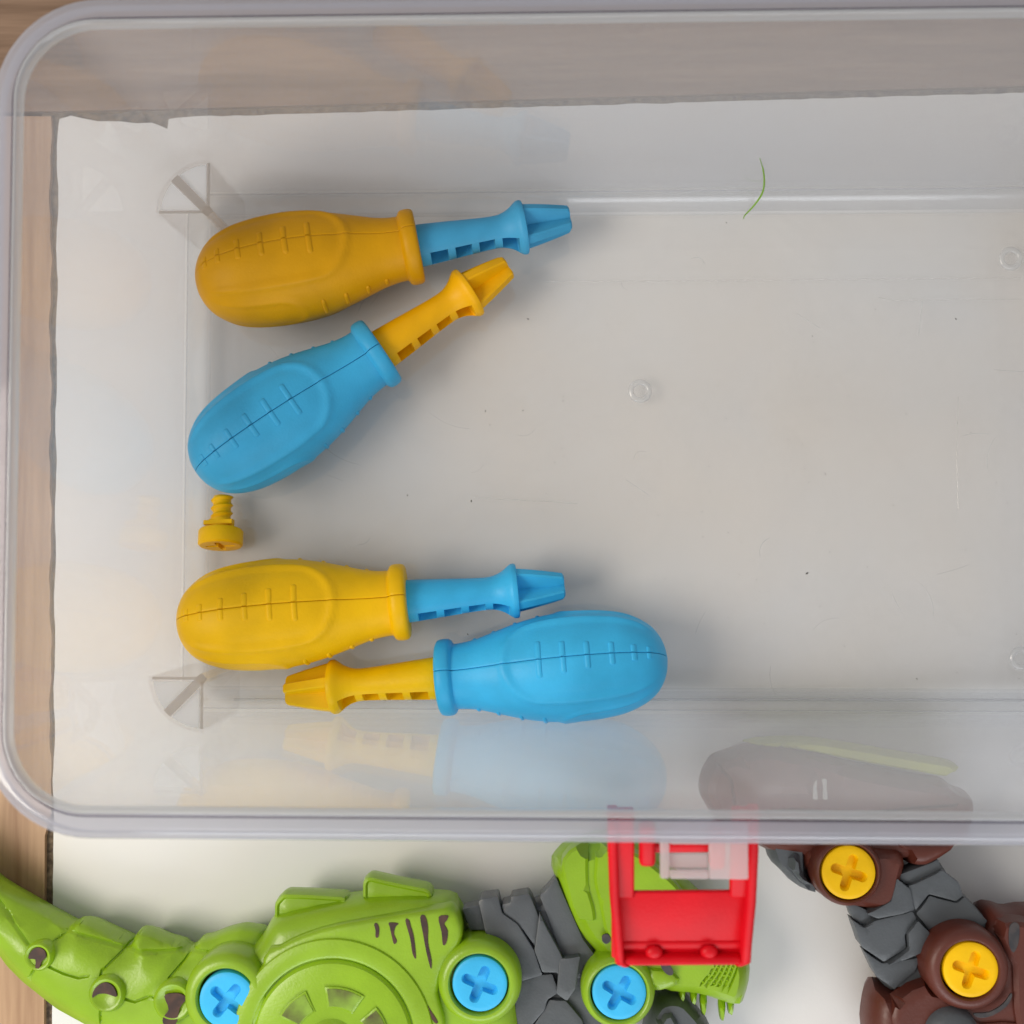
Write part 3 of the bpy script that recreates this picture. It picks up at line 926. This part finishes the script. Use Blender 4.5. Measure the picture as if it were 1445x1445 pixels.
# ------------------------------------------------------------------ green dinosaur
def green_dino():
    root = tag(empty('toy_dinosaur', at(480, 1450, GZ*MM)), 'green take-apart toy dinosaur with blue screws lying beside the box', 'toy dinosaur')
    before = set(bpy.data.objects)
    G, GL = M['green'], M['green_light']
    body = [(GZ, 6), (3, 2.0), (9, 0), (15, 0.5), (19.5, 2.0), (21.5, 4.4), (22.2, 7)]
    # tail: one tapering part with moulded grooves between its segments
    puff('tail', [(-190, 1075), (-120, 1137), (-60, 1192), (0, 1240), (40, 1264), (102, 1297), (108, 1299), (120, 1292), (130, 1294), (158, 1307), (187, 1320), (191, 1326), (197, 1312), (204, 1305), (213, 1307), (236, 1317), (262, 1324), (268, 1332), (276, 1331), (290, 1317), (302, 1315), (325, 1306), (345, 1301), (374, 1305), (392, 1330), (400, 1420), (380, 1500), (310, 1512), (244, 1494), (190, 1468), (139, 1443), (90, 1416), (42, 1378), (20, 1356), (0, 1328), (-40, 1275), (-110, 1185), (-170, 1110)],
         [(GZ, 4.0), (3, 1.2), (7, 0), (11.5, 0.3), (13.0, 1.0), (14.6, 3.2), (16.2, 4.6), (17.6, 7.5), (18.3, 10.0)], G, root, hard=3, smooth=45,
         grooves=[([(108, 1300), (90, 1318), (72, 1332)], 0.45, 0.8), ([(188, 1326), (164, 1350), (142, 1372), (141, 1380)], 0.45, 0.8),
                  ([(270, 1337), (254, 1362), (237, 1382), (236, 1388)], 0.45, 0.8), ([(-60, 1226), (0, 1290), (28, 1322), (38, 1334)], 0.5, 0.6),
                  ([(68, 1364), (90, 1374), (110, 1380), (124, 1378)], 0.5, 0.8), ([(176, 1410), (190, 1414), (206, 1408), (216, 1408)], 0.5, 0.8),
                  ([(40, 1380), (48, 1368)], 0.5, 0.8), ([(139, 1444), (141, 1428)], 0.5, 0.8),
                  ([(-30, 1238), (30, 1282), (78, 1318), (130, 1334), (166, 1346), (215, 1350), (262, 1350), (330, 1350)], 0.6, 0.7)])
    for px, py, r, z in ((54, 1350, 20, 18.7), (150, 1403, 25, 19.3), (244, 1413, 28, 19.8)):
        c = at(px, py, z*MM); k = (at(px+r, py, z*MM)-c).length/MM
        v, f = lathe_xy([(0, z-0.25), (k*0.62, z-0.2), (k*0.72, z+0.35), (k*0.86, z+0.5), (k, z-0.2), (k*1.05, z-3)], c, 40)
        mk('tail_disc', v, f, G, root, 50)
    mark('paint_spot', [(40, 1352), (46, 1340), (55, 1337), (63, 1341), (65, 1350), (59, 1357), (55, 1367), (50, 1366), (50, 1354)], 19.0, M['mark'], root)
    mark('paint_spot', [(130, 1408), (134, 1395), (148, 1386), (160, 1392), (165, 1406), (156, 1404), (148, 1402), (138, 1403)], 19.6, M['mark'], root)
    mark('paint_spot', [(232, 1406), (240, 1402), (254, 1402), (263, 1409), (254, 1422), (248, 1445), (232, 1446), (230, 1436), (238, 1424)], 20.1, M['mark'], root)
    # body
    puff('body', [(352, 1345), (376, 1310), (392, 1284), (420, 1272), (500, 1258), (560, 1252), (634, 1256), (648, 1266), (657, 1284), (664, 1316), (712, 1340), (735, 1390), (738, 1470), (700, 1570), (600, 1640), (440, 1640), (350, 1560), (330, 1450)],
         body, G, root, sub=2, smooth=50)
    for pts in ([(391, 1290), (391, 1270), (394, 1264), (404, 1254), (440, 1255), (488, 1258), (497, 1264), (494, 1272), (440, 1290), (400, 1300)],
                [(514, 1270), (514, 1240), (518, 1233), (525, 1230), (560, 1238), (606, 1247), (613, 1255), (612, 1268), (560, 1276)]):
        puff('back_plate', pts, [(2, 2.5), (7, 0.5), (11, 0), (14.0, 0.1), (15.2, 0.4), (15.6, 1.1), (15.0, 1.7), (15.4, 3.5)], G, root, zmap=11, hard=3, smooth=30)
    puff('flank_panel', [(372, 1352), (395, 1334), (430, 1317), (480, 1303), (560, 1290), (625, 1281), (640, 1281), (652, 1306), (650, 1332), (630, 1362), (618, 1400), (630, 1480), (560, 1560), (420, 1560), (370, 1480)],
         [(18, 0), (23.0, 0.0), (24.0, 0.4), (24.5, 1.3)], G, root, zmap=23, sub=2, smooth=50)
    c = at(468, 1474, 27*MM); k = (at(568, 1474, 27*MM)-c).length/MM/100
    v, f = lathe_xy([(116*k, 20), (116*k, 24.8), (117.5*k, 25.5), (121*k, 25.8), (136*k, 25.3), (142*k, 25.1), (143.5*k, 24.7), (146*k, 22)], c, 96)
    mk('hip_ring', v, f, G, root, 40)
    v, f = lathe_xy([(0, 28.0), (30*k, 28.0), (33*k, 27.5), (36*k, 27.0), (60*k, 26.9), (102*k, 26.4), (110*k, 25.9), (114*k, 24.9), (114.4*k, 18)], c, 96)
    mk('hip_disc', v, f, GL, root, 30)
    def arc_pad(a0, a1, r0, r1, m):
        pts = []
        for i in range(9):
            a = R(a0+(a1-a0)*i/8); pts.append((468+r1*math.cos(a), 1474-r1*math.sin(a)))
        for i in range(9):
            a = R(a1-(a1-a0)*i/8); pts.append((468+r0*math.cos(a), 1474-r0*math.sin(a)))
        puff('hip_pad', pts, [(26, 0), (27.1, 0), (27.3, 0.3)], G, root, zmap=27, sub=1, smooth=30)
        q = []
        for (x, y) in pts:
            q.append((x, y))
        cx = sum(p[0] for p in q)/len(q); cy = sum(p[1] for p in q)/len(q)
        q = [(cx+(x-cx)*0.86, cy+(y-cy)*0.82) for x, y in q]
        puff('pad_paint', q, [(27.1, 0), (27.40, 0), (27.44, 0.1)], m, root, zmap=27.3, sub=1, smooth=0)
    arc_pad(56, 97, 52, 82, M['smudge'])
    arc_pad(116, 152, 52, 84, M['smudge'])
    arc_pad(8, 40, 52, 82, M['smudge'])
    for pts in ([(528, 1304), (532, 1303), (535, 1310), (534, 1322), (530, 1322), (530, 1313)],
                [(549, 1302), (562, 1303), (558, 1308), (556, 1318), (560, 1328), (556, 1332), (553, 1322), (550, 1308)],
                [(572, 1299), (577, 1298), (580, 1308), (584, 1322), (587, 1352), (582, 1345), (579, 1325)],
                [(593, 1294), (600, 1293), (604, 1308), (604, 1330), (609, 1355), (608, 1367), (602, 1345), (597, 1318)],
                [(619, 1294), (632, 1292), (631, 1298), (627, 1304), (632, 1314), (630, 1330), (625, 1333), (623, 1315)],
                [(590, 1424), (596, 1432), (606, 1446), (600, 1446), (593, 1436)],
                [(603, 1418), (608, 1426), (618, 1442), (613, 1443), (606, 1430)]):
        mark('paint_stripe', pts, 24.6, M['mark'], root)
    # joints with blue screws
    collar('tail_joint', 318, 1410, 41, 62, 25.5, 0, G, root)
    screw_head(320, 1412, 39.5, 25.2, M['blue'], root, 52)
    collar('shoulder_joint', 676, 1390, 42, 60, 26.5, 0, G, root)
    screw_head(677, 1389, 39, 26.0, M['blue'], root, 68)
    # grey neck: core with plates
    Gy = M['grey']
    core = [(650, 1284), (700, 1275), (755, 1268), (785, 1242), (812, 1270), (850, 1345), (860, 1400), (850, 1500), (740, 1520), (715, 1400), (690, 1330)]
    PL = (([(653, 1284), (677, 1279), (681, 1300), (684, 1312), (664, 1312)], 18),
                    ([(677, 1275), (682, 1271), (703, 1268), (709, 1290), (730, 1305), (752, 1340), (763, 1374), (728, 1384), (716, 1350), (686, 1316)], 20),
                    ([(709, 1278), (721, 1274), (722, 1267), (745, 1263), (750, 1270), (760, 1296), (757, 1338), (738, 1312), (712, 1290)], 19),
                    ([(762, 1292), (772, 1312), (790, 1345), (806, 1382), (795, 1400), (786, 1372), (766, 1372), (755, 1342)], 20.5),
                    ([(764, 1268), (786, 1243), (800, 1275), (822, 1325), (842, 1352), (826, 1378), (808, 1378), (790, 1340)], 17.5),
                    ([(728, 1388), (760, 1378), (778, 1378), (788, 1402), (772, 1412), (768, 1426), (748, 1450), (748, 1500), (735, 1500), (728, 1430)], 20),
                    ([(790, 1355), (818, 1352), (812, 1395), (800, 1412), (786, 1402)], 21),
                    ([(776, 1414), (798, 1414), (820, 1440), (838, 1500), (752, 1500), (752, 1452)], 20.5))
    puff('neck', core, [(GZ, 4), (4, 1.2), (9, 0), (14.0, 0.3), (15.8, 1.2), (16.4, 2.4)], Gy, root, hard=5, smooth=32)
    for q, (p, zt) in enumerate(PL):
        cx = sum(a[0] for a in p)/len(p); cy = sum(a[1] for a in p)/len(p)
        P = [(cx+(a[0]-cx)*1.05, cy+(a[1]-cy)*1.05) for a in p]
        zz = 18.0 + (0.0, 1.5, 0.7, 2.1, -0.5, 1.1, 2.5, 0.4)[q % 8]
        puff('neck_plate', P, [(9, 0.8), (12, 0), (zz-0.45, 0.0), (zz-0.12, 0.12), (zz, 0.5)], Gy, root, zmap=zz, hard=1.6, smooth=28)
    # head
    hr = [(GZ, 6), (4, 2), (10, 0), (15, 0.8), (19, 2.6), (21.5, 5)]
    puff('head', [(775, 1213), (786, 1196), (800, 1184), (850, 1168), (905, 1182), (965, 1236), (1030, 1296), (1056, 1340), (1058, 1366), (1050, 1398), (1042, 1416), (985, 1396), (935, 1392), (905, 1372), (872, 1352), (846, 1346), (814, 1312), (800, 1284), (784, 1240)],
         hr, G, root, hard=9, smooth=35, grooves=[([(990+i*8, 1388+i), (1002+i*7.2, 1374), (1012+i*6.4, 1356)], 0.35, 0.7) for i in range(6)])
    puff('brow_plate', [(790, 1214), (806, 1192), (832, 1188), (830, 1215), (831, 1250), (840, 1280), (842, 1308), (822, 1308), (806, 1282), (796, 1244)],
         [(17, 0), (21.8, 0.2), (22.6, 1.0)], G, root, zmap=20, hard=6, smooth=35)
    puff('cheek_plate', [(840, 1190), (900, 1200), (950, 1240), (990, 1290), (1000, 1345), (900, 1352), (872, 1342), (852, 1312), (844, 1270), (836, 1240)],
         [(17, 0), (22, 0.2), (23.0, 1.0)], G, root, zmap=20, hard=7, smooth=35)
    collar('jaw_joint', 873, 1402, 40, 53, 25, 0, G, root)
    screw_head(874, 1401, 38.5, 24.6, M['blue'], root, 60)
    puff('jaw_hinge', [(905, 1360), (945, 1362), (966, 1384), (936, 1394), (916, 1398)], [(10, 0.5), (20, 0), (23, 0.8), (23.6, 1.8)], G, root, hard=5)
    mark('paint_spot', [(850, 1320), (858, 1318), (862, 1326), (856, 1332), (850, 1328)], 22.9, M['dark_mark'], root)
    mark('paint_spot', [(932, 1362), (943, 1360), (950, 1370), (948, 1376), (940, 1374)], 23.7, M['dark_mark'], root)
    for i in range(7):
        x = 990 + i*8.6
        pass
    for x, y, L in ((962, 1396, 16), (978, 1402, 14), (992, 1410, 22), (1018, 1416, 24), (1030, 1415, 16)):
        puff('tooth', [(x-5, y-12), (x+5, y-12), (x+4, y+L*0.5), (x, y+L), (x-4, y+L*0.6)], [(8, 0.6), (11, 0), (13.5, 0.3), (14.5, 1)], G, root, sub=2)
    puff('lower_jaw', [(918, 1404), (935, 1392), (960, 1394), (978, 1412), (1000, 1440), (1008, 1480), (960, 1520), (900, 1500), (905, 1450)], [(GZ, 3), (3, 0.6), (7, 0), (13, 0.5), (16, 2)], Gy, root, hard=6)
    puff('lower_jaw', [(922, 1420), (940, 1410), (958, 1440), (950, 1480), (925, 1480)], [(12, 0), (17, 0.3), (18, 1)], Gy, root, hard=5)
    for o in set(bpy.data.objects) - before:
        if o.parent is root: o.matrix_parent_inverse = Matrix.Translation(-Vector(root.location))
green_dino()

# ------------------------------------------------------------------ brown dinosaur
def brown_dino():
    root = tag(empty('toy_dinosaur', at(1300, 1300, GZ*MM)), 'dark brown toy dinosaur with grey joints and yellow screws, beside the box', 'toy dinosaur')
    before = set(bpy.data.objects)
    B, Gy = M['brown'], M['grey']
    # head lying under the flared wall of the box
    puff('head', [(985, 1116), (987, 1092), (994, 1076), (1006, 1062), (1032, 1054), (1046, 1048), (1078, 1044), (1134, 1056), (1200, 1074), (1270, 1088), (1328, 1096), (1336, 1106), (1360, 1113), (1366, 1124), (1364, 1146), (1352, 1182), (1290, 1205), (1180, 1210), (1080, 1196), (1010, 1160)],
         [(GZ, 5), (2, 1.5), (6, 0), (11, 0.5), (14.5, 1.6), (16, 3.5)], B, root, hard=6, smooth=30,
         grooves=[([(1040, 1150), (1120, 1142), (1200, 1150), (1290, 1140), (1350, 1136)], 0.6, 1.6), ([(1010, 1076), (1032, 1100), (1040, 1150)], 0.5, 1.0)],
         raised=[([(1050, 1072), (1100, 1066), (1150, 1084), (1140, 1112), (1080, 1120), (1052, 1100)], 1.6, 0.05, 0.05), ([(1180, 1088), (1260, 1102), (1310, 1116), (1300, 1130), (1200, 1132), (1176, 1116)], 1.0, 0.0, 0.1)])
    puff('crest', [(1052, 1050), (1080, 1043), (1140, 1042), (1210, 1052), (1290, 1066), (1347, 1076), (1345, 1084), (1330, 1094), (1280, 1086), (1200, 1072), (1120, 1056)],
         [(-2, 1.0), (3, 0), (8, 0.1), (12, 0.6), (12.6, 1.2)], M['crest'], root, zmap=8, sub=3)
    for x in (1146, 1160):
        mark('paint_stripe', [(x, 1100), (x+7, 1100), (x+6, 1112), (x+8, 1127), (x+1, 1127), (x+2, 1112)], 16.1, M['white_mark'], root, 2)
    # jaw end and grey rear of the head that show below the rim
    puff('jaw', [(1130, 1178), (1348, 1178), (1345, 1196), (1318, 1214), (1296, 1224), (1268, 1214), (1262, 1190)], [(GZ, 2), (4, 0), (14, 0.3), (18, 1.5), (19, 3)], B, root, zmap=14, hard=6)
    puff('cheek', [(1072, 1170), (1132, 1176), (1134, 1225), (1154, 1256), (1140, 1254), (1116, 1244), (1098, 1224), (1084, 1212)], [(GZ, 3), (2, 0.6), (7, 0), (12, 0.6), (15, 2)], Gy, root, hard=6)
    puff('cheek', [(1104, 1214), (1126, 1196), (1130, 1228), (1150, 1252), (1128, 1244)], [(10, 0.4), (14, 0), (17, 0.5), (17.8, 1.2)], Gy, root, hard=5)
    # upper joint
    puff('upper_joint', [(1130, 1184), (1262, 1184), (1266, 1230), (1258, 1262), (1240, 1278), (1212, 1276), (1168, 1268), (1142, 1246), (1132, 1226)],
         [(GZ, 5), (4, 1.5), (9, 0), (14, 0.6), (17.5, 2), (19, 3.6)], B, root, sub=2)
    collar('joint_ring', 1198, 1232, 40, 50, 22.5, 6, B, root)
    screw_head(1198, 1231.5, 38.5, 22.2, M['yellow'], root, 72)
    # grey neck
    core = [(1192, 1270), (1240, 1280), (1262, 1230), (1310, 1214), (1324, 1212), (1332, 1232), (1356, 1258), (1394, 1298), (1360, 1330), (1300, 1372), (1262, 1396), (1236, 1380), (1218, 1336), (1204, 1300)]
    PL = (([(1266, 1236), (1324, 1214), (1328, 1232), (1280, 1248)], 16.5),
                    ([(1284, 1252), (1330, 1230), (1352, 1246), (1358, 1264), (1348, 1272), (1312, 1262), (1294, 1284), (1286, 1264)], 19.5),
                    ([(1296, 1290), (1314, 1266), (1350, 1275), (1362, 1268), (1392, 1300), (1384, 1308), (1350, 1304), (1314, 1314)], 20),
                    ([(1226, 1290), (1258, 1272), (1266, 1242), (1284, 1256), (1290, 1284), (1272, 1290), (1240, 1296)], 19.5),
                    ([(1196, 1272), (1226, 1286), (1230, 1300), (1220, 1308), (1204, 1296)], 18.5),
                    ([(1206, 1300), (1222, 1310), (1236, 1300), (1286, 1288), (1292, 1298), (1276, 1320), (1278, 1338), (1248, 1356), (1218, 1336)], 19.5),
                    ([(1282, 1318), (1296, 1302), (1312, 1318), (1302, 1344), (1284, 1352), (1256, 1362), (1284, 1340)], 20),
                    ([(1222, 1344), (1246, 1360), (1298, 1352), (1290, 1372), (1262, 1394), (1238, 1378)], 18.5))
    puff('neck', core, [(GZ, 4), (4, 1.2), (9, 0), (14.0, 0.3), (15.8, 1.2), (16.4, 2.4)], Gy, root, hard=5, smooth=32)
    for q, (p, zt) in enumerate(PL):
        cx = sum(a[0] for a in p)/len(p); cy = sum(a[1] for a in p)/len(p)
        P = [(cx+(a[0]-cx)*1.05, cy+(a[1]-cy)*1.05) for a in p]
        zz = 17.2 + (0.0, 1.5, 0.7, 2.1, -0.5, 1.1, 2.5, 0.4)[q % 8]
        puff('neck_plate', P, [(9, 0.8), (12, 0), (zz-0.45, 0.0), (zz-0.12, 0.12), (zz, 0.5)], Gy, root, zmap=zz, hard=1.6, smooth=28)
    # brown body
    puff('body', [(1214, 1412), (1220, 1388), (1234, 1374), (1262, 1394), (1300, 1366), (1330, 1330), (1372, 1296), (1376, 1272), (1390, 1268), (1416, 1278), (1440, 1270), (1520, 1290), (1640, 1340), (1700, 1440), (1660, 1580), (1460, 1640), (1300, 1600), (1222, 1480), (1212, 1440)],
         [(GZ, 6), (3, 2), (9, 0), (15, 0.6), (19, 2.4), (21, 5)], B, root, hard=10, smooth=45)
    puff('flank_panel', [(1262, 1410), (1310, 1384), (1330, 1400), (1380, 1440), (1440, 1440), (1440, 1520), (1300, 1520), (1258, 1460)], [(16, 0), (21.6, 0.3), (22.5, 1.4)], B, root, zmap=20, sub=2)
    puff('back_panel', [(1400, 1310), (1430, 1296), (1560, 1320), (1600, 1400), (1560, 1500), (1450, 1480), (1426, 1420), (1424, 1360)], [(16, 0), (21.8, 0.3), (22.8, 1.4)], B, root, zmap=20, sub=2)
    collar('shoulder_joint', 1369, 1370, 41, 60, 26, 0, B, root)
    screw_head(1370.5, 1369, 39.5, 25.6, M['yellow'], root, 72)
    mark('paint_spot', [(1424, 1310), (1430, 1302), (1438, 1306), (1437, 1330), (1430, 1344), (1424, 1332)], 22.9, M['dark_mark'], root)
    mark('paint_stripe', [(1374, 1430), (1396, 1428), (1416, 1416), (1426, 1402), (1428, 1406), (1420, 1420), (1400, 1433), (1382, 1436)], 23.0, M['dark_mark'], root)
    c = at(1345, 1462, 24*MM)
    v, f = lathe_xy([(0, 27), (3, 26.6), (6, 25.2), (7.6, 23), (8.2, 18)], c, 40)
    mk('hip_cap', v, f, Gy, root, 60)
    for o in set(bpy.data.objects) - before:
        if o.parent is root: o.matrix_parent_inverse = Matrix.Translation(-Vector(root.location))
brown_dino()

# ------------------------------------------------------------------ fibre and dust in the box
P = smooth_poly([Vector(p) for p in (at(1072, 223, 0.0225), at(1077, 240, 0.018), at(1078.5, 258, 0.012), at(1075, 274, 0.0062), at(1064, 290, 0.0026), at(1051, 304, 0.0009), at(1049.5, 309, 0.0007))], 5, False)
v, f = tube(P, lambda u: 0.00014 + 0.00017*math.sin(math.pi*min(1, u*1.1)), 6)
tag(mk('fibre_strand', v, f, M['fibre'], None, 60), 'thin curved green fibre stuck to the far inner wall', 'fibre')
dv, df = [], []
rd = random.Random(11)
specks = [(745, 450, 1.5), (1139, 809, 2.0), (685, 580, 1.2), (738, 579, 1.0), (575, 699, 1.3), (665, 707, 1.6), (1165, 669, 1.0), (1261, 713, 0.9), (1294, 958, 1.2), (1171, 779, .8), (1192, 912, .8),
          (660, 895, 1.2), (1025, 314, 1.0), (1349, 450, 1.4), (1075, 190, 1.1)]
specks += [(rd.uniform(620, 1440), rd.uniform(420, 960), rd.uniform(0.35, 0.8)) for _ in range(110)]
for px, py, s in specks:
    if py < 300: continue
    c = at(px, py, 0.0002)
    a = rd.uniform(0, 6.28); L = s*0.00030; w = s*0.00014
    b = len(dv)
    for dx, dy, dz in ((-L, 0, 0), (0, -w, 0), (L, 0, 0), (0, w, 0), (0, 0, w)):
        dv.append(Vector((c.x + dx*math.cos(a) - dy*math.sin(a), c.y + dx*math.sin(a) + dy*math.cos(a), 0.00012+dz)))
    df += [(b, b+1, b+4), (b+1, b+2, b+4), (b+2, b+3, b+4), (b+3, b, b+4), (b, b+1, b+2, b+3)]
tag(mk('dust_specks', dv, df, M['dust'], None, 0), 'tiny dark dust specks scattered over the box floor', 'dust', kind='stuff')
sv, sf = [], []
rs = random.Random(21)
for _ in range(34):
    px, py = rs.uniform(320, 1440), rs.uniform(320, 970)
    a = rs.gauss(0.2, 0.9); L = rs.uniform(8, 60); cv = rs.uniform(-6, 6)
    pts = [at(px + math.cos(a)*L*t - math.sin(a)*cv*(t*(1-t))*4, py + math.sin(a)*L*t + math.cos(a)*cv*(t*(1-t))*4, 0.0) for t in (0, 0.25, 0.5, 0.75, 1)]
    v, f = tube([p + Vector((0, 0, 0.00002)) for p in pts], rs.uniform(0.00003, 0.00006), 5)
    b = len(sv); sv += v; sf += [tuple(b+i for i in q) for q in f]
sc_o = mk('scratches', sv, sf, M['bead'], None, 60)
sc_o['kind'] = 'stuff'
adopt(sc_o)
